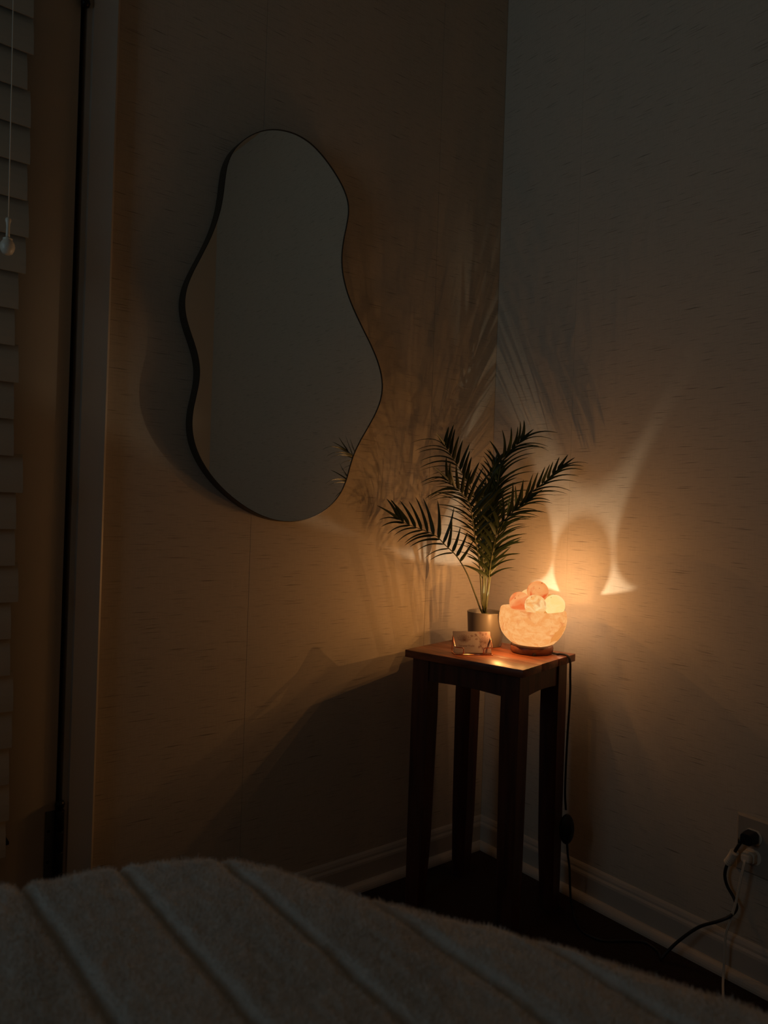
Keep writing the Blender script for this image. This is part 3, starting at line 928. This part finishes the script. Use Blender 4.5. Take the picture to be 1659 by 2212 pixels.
FR = {
'F1':[(-0.1866,-0.1569,0.6760),(-0.2011,-0.1452,0.7232),(-0.2246,-0.1393,0.7722),(-0.2521,-0.1302,0.8127),(-0.2798,-0.1210,0.8375),(-0.3040,-0.1082,0.8614),(-0.3428,-0.0840,0.8791),(-0.3681,-0.0704,0.8890),(-0.3829,-0.0651,0.8983)],
'A':[(-0.1848,-0.1583,0.6761),(-0.2110,-0.1690,0.7936),(-0.2393,-0.1783,0.8613),(-0.2725,-0.1963,0.9229),(-0.2941,-0.2047,0.9472),(-0.3263,-0.2111,0.9684),(-0.3520,-0.2163,0.9778),(-0.3716,-0.2199,0.9893)],
'B':[(-0.1830,-0.1597,0.6762),(-0.2017,-0.1698,0.8160),(-0.2328,-0.1831,0.9169),(-0.2703,-0.1915,0.9762),(-0.2969,-0.1959,1.0008),(-0.3354,-0.2037,1.0326),(-0.3655,-0.2116,1.0554),(-0.3826,-0.2172,1.0673)],
'C':[(-0.1794,-0.1625,0.6763),(-0.1647,-0.1481,0.8140),(-0.1454,-0.1374,0.9177),(-0.1300,-0.1365,0.9625),(-0.1166,-0.1341,1.0194),(-0.1110,-0.1384,1.0537),(-0.0977,-0.1487,1.0777),(-0.0851,-0.1585,1.0924),(-0.0744,-0.1669,1.1069)],
'D':[(-0.1777,-0.1639,0.6764),(-0.1710,-0.1688,0.7700),(-0.1661,-0.1723,0.8271),(-0.1515,-0.1835,0.8915),(-0.1309,-0.1996,0.9265),(-0.1205,-0.2203,0.9566),(-0.0954,-0.2527,0.9916),(-0.0826,-0.2753,1.0156),(-0.0707,-0.2847,1.0295)],
'E':[(-0.1858,-0.1702,0.6777),(-0.1962,-0.1871,0.7611),(-0.1994,-0.1971,0.8122),(-0.2008,-0.2085,0.8563),(-0.2019,-0.2202,0.8844),(-0.1904,-0.2292,0.9069),(-0.1815,-0.2425,0.9229),(-0.1710,-0.2570,0.9377),(-0.1610,-0.2649,0.9491)],
'G':[(-0.1821,-0.1604,0.6762),(-0.1838,-0.1586,0.7808),(-0.1910,-0.1526,0.8602),(-0.1852,-0.1442,0.9100),(-0.1815,-0.1473,0.9400),(-0.1760,-0.1440,0.9640)],
'I':[(-0.1803,-0.1618,0.6763),(-0.1665,-0.1466,0.8140),(-0.1533,-0.1312,0.9058),(-0.1436,-0.1258,0.9584),(-0.1320,-0.1220,1.0058),(-0.1264,-0.1263,1.0413)],
'H':[(-0.1803,-0.1618,0.6763),(-0.1721,-0.1553,0.7459),(-0.1606,-0.1513,0.7970),(-0.1504,-0.1593,0.8204),(-0.1380,-0.1690,0.8313)],
}
VIEW = Vector((0.618, 0.786, 0.0))       # the fronds are spread roughly in the plane across this direction
def leaflet(base, d0, L, width, droop, bend, roll, parent):
    """blade of paired strips with a folded midrib; d0 start direction; bend: sideways curl"""
    n = 9
    d = d0.normalized()
    pos = base.copy()
    side0 = d.cross(VIEW).normalized()
    vs, fs = [], []
    step = L / n
    for i in range(n + 1):
        t = i / n
        w = width * 0.5 * (min(1, (t + 0.04) / 0.18) ** 0.6) * (1 - t) ** 0.55 * (1 - 0.25 * t) + 0.00022
        s = d.cross(VIEW)
        if s.length < 1e-3: s = side0
        s = s.normalized()
        nn = s.cross(d).normalized()
        s2 = s * math.cos(roll) + nn * math.sin(roll)
        n2 = s2.cross(d).normalized()
        vs += [pos - s2 * w + n2 * w * 0.35, pos.copy(), pos + s2 * w + n2 * w * 0.35]
        pos = pos + d * step
        d = (d + Vector((0, 0, -1)) * droop * (0.4 + 1.2 * t) / n + bend / n).normalized()
    for i in range(n):
        a = i * 3
        fs += [(a, a + 1, a + 4, a + 3), (a + 1, a + 2, a + 5, a + 4)]
    o = mesh_obj('leaflet', vs, fs, M['leaf'], parent, True)
    return o

def frond(key, start, Lmax, n_pairs, a0=58, a1=22, dl=0.9, dr=0.9, seed=1, wid=0.0075, thin='L', skip=(), droopscale=1.0, depth_fan=0.0, Lr=1.0, Ll=1.0, prof=(0.75, 0.55), bl_=0.9, br_=0.7, Lt=0.62):
    rr = random.Random(seed)
    P = catmull(FR[key], 10)
    # start all petioles in the collar
    s0 = Vector((POT.x + rr.uniform(-0.006, 0.006), POT.y + rr.uniform(-0.006, 0.006), ZT + 0.068))
    P = [s0] + P[2:]
    ln = [0]
    for i in range(1, len(P)): ln.append(ln[-1] + (P[i] - P[i - 1]).length)
    tot = ln[-1]
    R = [0.0022 * (1 - 0.72 * l / tot) for l in ln]
    fr_ = tube_obj('frond', P, R, M['stem'], palm, 7)
    def at(s):
        for i in range(1, len(ln)):
            if ln[i] >= s:
                k = (s - ln[i - 1]) / (ln[i] - ln[i - 1])
                return P[i - 1].lerp(P[i], k), (P[min(i + 1, len(P) - 1)] - P[max(i - 2, 0)]).normalized()
        return P[-1], (P[-1] - P[-2]).normalized()
    s_start = tot * start
    for j in range(n_pairs):
        u = j / (n_pairs - 1)
        s = s_start + (tot - s_start) * u
        for sd in ('L', 'R'):
            if (j, sd) in skip: continue
            p_, tg = at(min(tot, s + (0.003 if sd == 'R' else 0)))
            side = VIEW.cross(tg).normalized()          # to the right of the growing direction
            if sd == 'L': side = -side
            bk = bl_ if sd == 'L' else br_
            ang = math.radians((a0 + (a1 - a0) * u ** 1.2) + rr.uniform(-5, 5) - bk * 24)
            d0 = tg * math.cos(ang) + side * math.sin(ang) + VIEW * rr.uniform(-0.16, 0.16) + VIEW * depth_fan * (1 if sd == thin else -1)
            sh = (prof[0] + (1 - prof[0]) * min(1, u / 0.35)) if u < 0.35 else (1 - (1 - prof[1]) * ((u - 0.35) / 0.65) ** 2)
            L = Lmax * sh * rr.uniform(0.88, 1.08) * (Lr if sd == 'R' else Ll)
            thinside = (sd == thin)
            roll = math.radians((62 if thinside else 14) + rr.uniform(-14, 14)) * (1 if sd == 'R' else -1)
            leaflet(p_, d0, L, wid * rr.uniform(0.85, 1.1), droopscale * (dr if sd == 'R' else dl) * rr.uniform(0.8, 1.2), side * bk * rr.uniform(0.8, 1.15), roll, fr_)
    p_, tg = at(tot)
    leaflet(p_ - tg * 0.004, tg, Lmax * Lt, wid * 0.8, 0.25, Vector((0, 0, 0)), 0.3, fr_)

frond('F1', 0.44, 0.086, 13, 60, 24, 0.75, 0.0, 3, 0.0105, 'L', skip=((0, 'L'), (1, 'L')), Ll=0.88, prof=(0.7, 0.75), bl_=0.6, br_=-0.45, Lt=0.8)
frond('A', 0.36, 0.108, 17, 60, 34, 0.35, 0.2, 5, 0.0100, 'L', Lr=0.68, prof=(0.65, 0.80), bl_=1.1, br_=0.3)
frond('B', 0.42, 0.106, 17, 62, 38, 0.40, 0.0, 8, 0.0108, 'L', Lr=0.62, prof=(0.65, 0.84), bl_=1.15, br_=0.3, Lt=0.5)
frond('C', 0.44, 0.118, 18, 62, 34, 0.1, 0.40, 11, 0.0108, 'R', Ll=0.62, prof=(0.65, 0.80), bl_=0.7, br_=1.15, Lt=0.4)
frond('D', 0.33, 0.100, 18, 52, 22, 0.1, 0.40, 13, 0.0098, 'R', Ll=0.58, prof=(0.65, 0.75), bl_=0.0, br_=1.0, Lt=0.55)
frond('E', 0.33, 0.088, 13, 66, 30, 0.45, 0.5, 17, 0.0108, 'R', prof=(0.8, 0.7), bl_=0.6, br_=0.9)
frond('G', 0.30, 0.112, 17, 46, 22, 0.3, 0.1, 19, 0.0118, 'L', Ll=0.6, bl_=0.8, br_=0.2, Lt=0.4)
frond('I', 0.34, 0.104, 18, 52, 30, 0.3, 0.3, 29, 0.0112, 'L', Ll=0.85, bl_=0.8, br_=0.6, Lt=0.4)
frond('H', 0.62, 0.095, 4, 35, 5, 0.6, 0.3, 23, 0.0100, 'L', Ll=0.5, bl_=0.5, br_=0.4)

# ------------------------------------------------------------------ card holder and cards
F1v, F2v = Vector((-0.3325, -0.2215, ZT + 0.0014)), Vector((-0.2590, -0.2680, ZT + 0.0014))
Uh = (F2v - F1v).normalized()
Bh = Vector((-Uh.y, Uh.x, 0))            # towards the wall
if Bh.dot(Vector((0.6, 0.8, 0))) < 0: Bh = -Bh
WH = (F2v - F1v).length
def H(a, b_, z): q = F1v + Uh * a + Bh * b_; return Vector((q.x, q.y, ZT + z))
ch = thing('card_holder', 'rose gold bent wire business card holder in front of the pot', 'card holder', H(WH / 2, 0.02, 0))
e = 0.0015
def roundpath(P, r=0.004, n=5):
    P = [Vector(p) for p in P]
    out = [P[0]]
    for i in range(1, len(P) - 1):
        a, b_, c_ = P[i - 1], P[i], P[i + 1]
        ra = min(r, (a - b_).length * 0.45, (c_ - b_).length * 0.45)
        p0 = b_ + (a - b_).normalized() * ra
        p1 = b_ + (c_ - b_).normalized() * ra
        for k in range(n + 1):
            t = k / n
            out.append(p0 * (1 - t) ** 2 + b_ * 2 * t * (1 - t) + p1 * t ** 2)
    out.append(P[-1])
    return out
for side in (0, 1):
    def HH(a, b_, z): return H(a if side == 0 else WH - a, b_, z)
    path = [HH(WH / 2, 0, 0.0014), HH(0.0, 0, 0.0014), HH(-0.001, 0.036, 0.0014), HH(0.000, 0.034, 0.0400),
            HH(0.0000, 0.008, 0.0165), HH(0.0200, 0.006, 0.0150), HH(0.0205, 0.005, 0.0030), HH(0.0205, 0.026, 0.0014)]
    tube_obj('wire_side', roundpath(path, 0.0035), 0.00115, M['copper'], ch, 10)
# stack of cards leaning back in the holder
ta = math.radians(24)                     # lean from the vertical
upc = (Vector((0, 0, 1)) * math.cos(ta) + Bh * math.sin(ta)).normalized()
nc = (-Bh * math.cos(ta) + Vector((0, 0, 1)) * math.sin(ta)).normalized()   # facing the room
Cw, Chh = 0.0870, 0.0500
org = H(WH / 2 - Cw / 2, 0.0135, 0.0030)
def K(a, b_, d): return org + Uh * a + upc * b_ + nc * d
GRP = 'business cards standing in the wire holder'
for i in range(4):
    d = -0.0017 * i / 1.0 * 0.45
    jx, jz = (rnd.uniform(-0.0006, 0.0006), 0.0) if i else (0, 0)
    vs = [K(jx, 0, d), K(Cw + jx, 0, d), K(Cw + jx, Chh, d), K(jx, Chh, d), K(jx, 0, d - 0.0004), K(Cw + jx, 0, d - 0.0004), K(Cw + jx, Chh, d - 0.0004), K(jx, Chh, d - 0.0004)]
    w0 = K(Cw / 2, 0, 0)
    if i == 0:
        card = thing('business_card', 'front white business card printed with a brown lotus and line flowers', 'card', w0)
        mesh_obj('card_sheet', vs, [(0, 1, 2, 3), (7, 6, 5, 4), (0, 4, 5, 1), (1, 5, 6, 2), (2, 6, 7, 3), (3, 7, 4, 0)], M['card'], card)
    else:
        o = mesh_obj('business_card', vs, [(0, 1, 2, 3), (7, 6, 5, 4), (0, 4, 5, 1), (1, 5, 6, 2), (2, 6, 7, 3), (3, 7, 4, 0)], M['card'])
        tag(o, 'plain white business card hidden behind the printed front card', 'card', GRP)
card['group'] = GRP
# print on the front card (flat ink)
def ribbon(P2, w, acc, d=0.00012):
    vs, fs = acc
    n = len(P2)
    b0 = len(vs)
    for i in range(n):
        a, c_ = P2[max(i - 1, 0)], P2[min(i + 1, n - 1)]
        tx_, ty_ = c_[0] - a[0], c_[1] - a[1]
        l = math.hypot(tx_, ty_) or 1
        nx, ny = -ty_ / l, tx_ / l
        ww = w * (1 if 0 < i < n - 1 else 0.5) / 2
        vs.append(K(P2[i][0] + nx * ww, P2[i][1] + ny * ww, d)); vs.append(K(P2[i][0] - nx * ww, P2[i][1] - ny * ww, d))
    for i in range(n - 1):
        a = b0 + i * 2
        fs.append((a, a + 1, a + 3, a + 2))
def petal(cx, cy, ang, L, wd, acc, w=0.00035, d=0.00012):
    for s in (-1, 1):
        pts = []
        for i in range(9):
            t = i / 8
            r_, q = L * t, s * wd * math.sin(math.pi * t ** 0.8) * 0.5
            pts.append((cx + r_ * math.sin(ang) + q * math.cos(ang), cy + r_ * math.cos(ang) - q * math.sin(ang)))
        ribbon(pts, w * 1.7, acc, d)
acc = ([], [])
lx, ly = 0.0255, 0.0280
LS = 1.22
for (k_, L, wd) in ((0, 0.0125, 0.0052), (22, 0.0125, 0.005), (-22, 0.0125, 0.005), (44, 0.0135, 0.005), (-44, 0.0135, 0.005), (64, 0.0145, 0.0045), (-64, 0.0145, 0.0045), (11, 0.0095, 0.004), (-11, 0.0095, 0.004), (80, 0.0130, 0.003), (-80, 0.0130, 0.003)):
    petal(lx, ly, math.radians(k_), L * LS, wd * LS, acc)
for s in (-1, 1):
    ribbon([(lx, ly), (lx + s * 0.0025, ly - 0.003), (lx + s * 0.006, ly - 0.0035), (lx + s * 0.0088, ly - 0.001)], 0.0006, acc)
    ribbon([(lx, ly + 0.004), (lx + s * 0.004, ly + 0.001), (lx + s * 0.010, ly + 0.003)], 0.0005, acc)
    ribbon([(lx, ly - 0.001), (lx + s * 0.003, ly - 0.0052)], 0.0005, acc)
mesh_obj('lotus_print', acc[0], acc[1], M['ink'], card)
# pale wash with line flowers on the right of the card
vs = [K(a, b_, 0.00006) for a, b_ in ((0.0555, Chh), (0.061, 0.043), (0.064, 0.030), (0.062, 0.018), (0.066, 0.0), (Cw, 0.0), (Cw, Chh))]
mesh_obj('corner_wash', vs, [tuple(range(7))], M['cardshade'], card)
acc = ([], [])
fx, fy = 0.0740, 0.0235
for k_ in range(-4, 5):
    petal(fx, fy, math.radians(k_ * 26), 0.0150, 0.0062, acc, 0.0004, 0.00018)
ribbon([(fx, fy), (fx + 0.0008, 0.012), (fx + 0.002, 0.0015)], 0.0009, acc, 0.00018)
ribbon([(0.0610, 0.0240), (0.0625, 0.031), (0.0600, 0.0360), (0.0545, 0.0395), (0.0500, 0.0385), (0.0460, 0.0395)], 0.0006, acc, 0.00018)
for (a, b_, an) in ((0.0460, 0.0390, -80), (0.0550, 0.0400, -40), (0.0565, 0.0330, -110), (0.0630, 0.0250, 60), (0.0640, 0.0130, -20), (0.0690, 0.0080, -30), (0.0600, 0.0160, 200), (0.069, 0.040, 10), (0.0755, 0.0425, 40), (0.0655, 0.044, -30)):
    petal(a, b_, math.radians(an), 0.0055, 0.0030, acc, 0.0008, 0.00018)
ribbon([(0.0625, 0.019), (0.067, 0.012), (0.0705, 0.0015)], 0.0006, acc, 0.00018)
mesh_obj('flower_print', acc[0], acc[1], M['ink'], card)
def text_print(body, a, b_, size, name):
    cu = bpy.data.curves.new(name, 'FONT')
    cu.body = body
    cu.size = size
    cu.resolution_u = 2
    cu.shear = 0.15
    tmp = bpy.data.objects.new('tmp', cu)
    COL.objects.link(tmp)
    dg = bpy.context.evaluated_depsgraph_get()
    me = bpy.data.meshes.new_from_object(tmp.evaluated_get(dg))
    vs = [K(a + v_.co.x, b_ + v_.co.y, 0.00014) for v_ in me.vertices]
    fs = [tuple(p_.vertices) for p_ in me.polygons]
    bpy.data.objects.remove(tmp)
    mesh_obj(name, vs, fs, M['ink'], card)
text_print('Serene Yude', 0.0110, 0.0140, 0.0072, 'name_print')
acc = ([], [])
for i in range(14):
    ribbon([(0.0250 + i * 0.00115, 0.0106), (0.0256 + i * 0.00115, 0.0106 + 0.0003 * (i % 3))], 0.0006, acc)
mesh_obj('small_line_print', acc[0], acc[1], M['ink'], card)

# ------------------------------------------------------------------ bed blanket
ZB = 0.617
front = [(-1.381,-.775),(-1.347,-.787),(-1.292,-.796),(-1.226,-.824),(-1.187,-.864),(-1.157,-.923),(-1.116,-.998),(-1.074,-1.060),(-1.042,-1.124),(-1.019,-1.184),(-1.002,-1.227)]
loop = [(-2.76, -1.3), (-2.75, -0.98), (-2.68, -0.80), (-2.45, -0.77), (-2.0, -0.76), (-1.62, -0.765), (-1.48, -0.762)] + front + [(-0.978, -1.34), (-0.962, -1.50), (-0.965, -1.68), (-1.02, -1.80), (-1.25, -1.83), (-2.0, -1.835), (-2.55, -1.83), (-2.72, -1.75), (-2.76, -1.6)]
ctr = Vector((-1.50, -1.50, 0))
LPT = catmull([Vector((x, y, 0)) for x, y in loop], 24, True)
# resample: dense on the visible end
dense = []
NL = len(LPT)
for i in range(NL):
    a, b_ = LPT[i], LPT[(i + 1) % NL]
    vis = a.y > -1.5 and a.x > -1.65
    m_ = max(1, int((b_ - a).length / (0.0016 if vis else 0.012)))
    for k in range(m_): dense.append(a.lerp(b_, k / m_))
# smooth the outline
for _ in range(6):
    dense = [(dense[i - 1] + dense[i] + dense[(i + 1) % len(dense)]) / 3 for i in range(len(dense))]
O = np.array([(q.x, q.y) for q in dense])
nO = len(O)
C0 = np.array([ctr.x, ctr.y])
rngn = np.random.default_rng(5)
def vnoise(x, y, sc, seed):
    r = np.random.default_rng(seed).random((256, 256))
    X, Y = x * sc, y * sc
    xi, yi = np.floor(X).astype(int), np.floor(Y).astype(int)
    fx_, fy_ = X - xi, Y - yi
    fx_, fy_ = fx_ * fx_ * (3 - 2 * fx_), fy_ * fy_ * (3 - 2 * fy_)
    g = lambda i, j: r[i % 256, j % 256]
    return (g(xi, yi) * (1 - fx_) * (1 - fy_) + g(xi + 1, yi) * fx_ * (1 - fy_) + g(xi, yi + 1) * (1 - fx_) * fy_ + g(xi + 1, yi + 1) * fx_ * fy_) - 0.5
def groove(x, y):
    g = np.zeros_like(x)
    for gx in np.arange(-2.76, -0.85, 0.0705):
        xc = gx - 0.0210 + 0.003 * np.sin(y * 7 + gx * 30)
        g += np.exp(-((x - xc) / 0.0046) ** 2)
    return g
RAD = 0.055
ds = list(np.linspace(0, 0.06, 34)) + list(np.linspace(0.06, 0.42, 190)[1:]) + list(np.linspace(0.42, 1.0, 26)[1:])
rings = []
dist = np.linalg.norm(O - C0, axis=1)
dirn = (C0 - O) / dist[:, None]
sk = [0.03, 0.12, 0.25, 0.36, 0.44, 0.50]
for z in sk:            # hanging skirt
    wob = 0.006 * np.sin(np.arange(nO) * 2 * np.pi * 14 / nO) * (1 - z / 0.55) + 0.006 * (1 - z / 0.55)
    p2 = O - dirn * wob[:, None]
    rings.append(np.column_stack([p2, np.full(nO, z)]))
for z in np.linspace(0.515, ZB - RAD, 6):
    rings.append(np.column_stack([O, np.full(nO, z)]))
for d in ds[1:]:
    dd = np.minimum(d, dist * 0.999)
    if d > 0.42: dd = np.where(dist > 0.43, 0.42 + (d - 0.42) / 0.58 * (dist * 0.999 - 0.42), dd)
    p2 = O + dirn * dd[:, None]
    zz = ZB - RAD + math.sqrt(max(0, RAD ** 2 - (RAD - min(d, RAD)) ** 2))
    z = np.full(nO, zz) - 0.006 * math.exp(-d / 0.05)
    x, y = p2[:, 0], p2[:, 1]
    z = z + 0.006 * vnoise(x, y, 9, 1) + 0.0022 * vnoise(x, y * 0.5, 60, 2) + 0.0016 * vnoise(x, y * 0.6, 170, 3)
    z = z - 0.0070 * groove(x, y)
    rings.append(np.column_stack([p2, z]))
nR = len(rings)
VV = np.vstack(rings)
idx = np.arange(nO)
quads = []
for r_ in range(nR - 1):
    a = r_ * nO + idx
    b2 = r_ * nO + (idx + 1) % nO
    quads.append(np.column_stack([a, b2, b2 + nO, a + nO]))
Q = np.vstack(quads)
me = bpy.data.meshes.new('fleece_cover')
bc = Vector((-1.44, -1.7, 0.0))
VL = VV - np.array([bc.x, bc.y, bc.z])
me.vertices.add(len(VL)); me.vertices.foreach_set('co', VL.astype(np.float32).ravel())
me.loops.add(len(Q) * 4); me.loops.foreach_set('vertex_index', Q.astype(np.int32).ravel())
me.polygons.add(len(Q)); me.polygons.foreach_set('loop_start', np.arange(0, len(Q) * 4, 4, dtype=np.int32))
me.polygons.foreach_set('use_smooth', np.ones(len(Q), dtype=bool))
me.update(calc_edges=True); me.validate()
me.materials.append(M['fleece'])
bk = thing('bed_blanket', 'thick off-white fleece blanket with stitched ribs covering the bed in front', 'blanket', bc)
cov = bpy.data.objects.new('fleece_cover', me)
COL.objects.link(cov)
cov.parent = bk
# pile: short upright tufts on the visible end
sel = np.where((VV[:, 1] > -1.35) & (VV[:, 0] > -1.6) & (VV[:, 2] > 0.52))[0]
pick = rngn.choice(sel, size=min(150000, len(sel)), replace=False)
B = VL[pick] + rngn.normal(0, 0.0006, (len(pick), 3))
gx_ = groove(VV[pick][:, 0], VV[pick][:, 1])
h_ = (0.0022 + 0.0014 * rngn.random(len(pick))) * (1 - 0.85 * np.clip(gx_, 0, 1))
tilt = rngn.normal(0, 0.45, (len(pick), 2)) + np.array([0.1, 0.35])
outd = VV[pick][:, :2] - C0
outd = outd / np.linalg.norm(outd, axis=1)[:, None]
edgez = np.clip((ZB - 0.012 - VV[pick][:, 2]) / 0.04, 0, 1)
dirs = np.column_stack([tilt * 0.8 + outd * edgez[:, None] * 1.6, np.ones(len(pick)) * (1 - 0.7 * edgez)])
dirs /= np.linalg.norm(dirs, axis=1)[:, None]
ang = rngn.random(len(pick)) * math.pi
sd = np.column_stack([np.cos(ang), np.sin(ang), np.zeros(len(pick))]) * 0.00035
tri = np.stack([B - sd, B + sd, B + dirs * h_[:, None]], axis=1).reshape(-1, 3)
me = bpy.data.meshes.new('fleece_pile')
nt_ = len(pick)
me.vertices.add(nt_ * 3); me.vertices.foreach_set('co', tri.astype(np.float32).ravel())
me.loops.add(nt_ * 3); me.loops.foreach_set('vertex_index', np.arange(nt_ * 3, dtype=np.int32))
me.polygons.add(nt_); me.polygons.foreach_set('loop_start', np.arange(0, nt_ * 3, 3, dtype=np.int32))
me.update(calc_edges=True)
me.materials.append(M['fleece'])
pile = bpy.data.objects.new('fleece_pile', me)
COL.objects.link(pile)
pile.parent = bk
pile['kind'] = 'stuff'
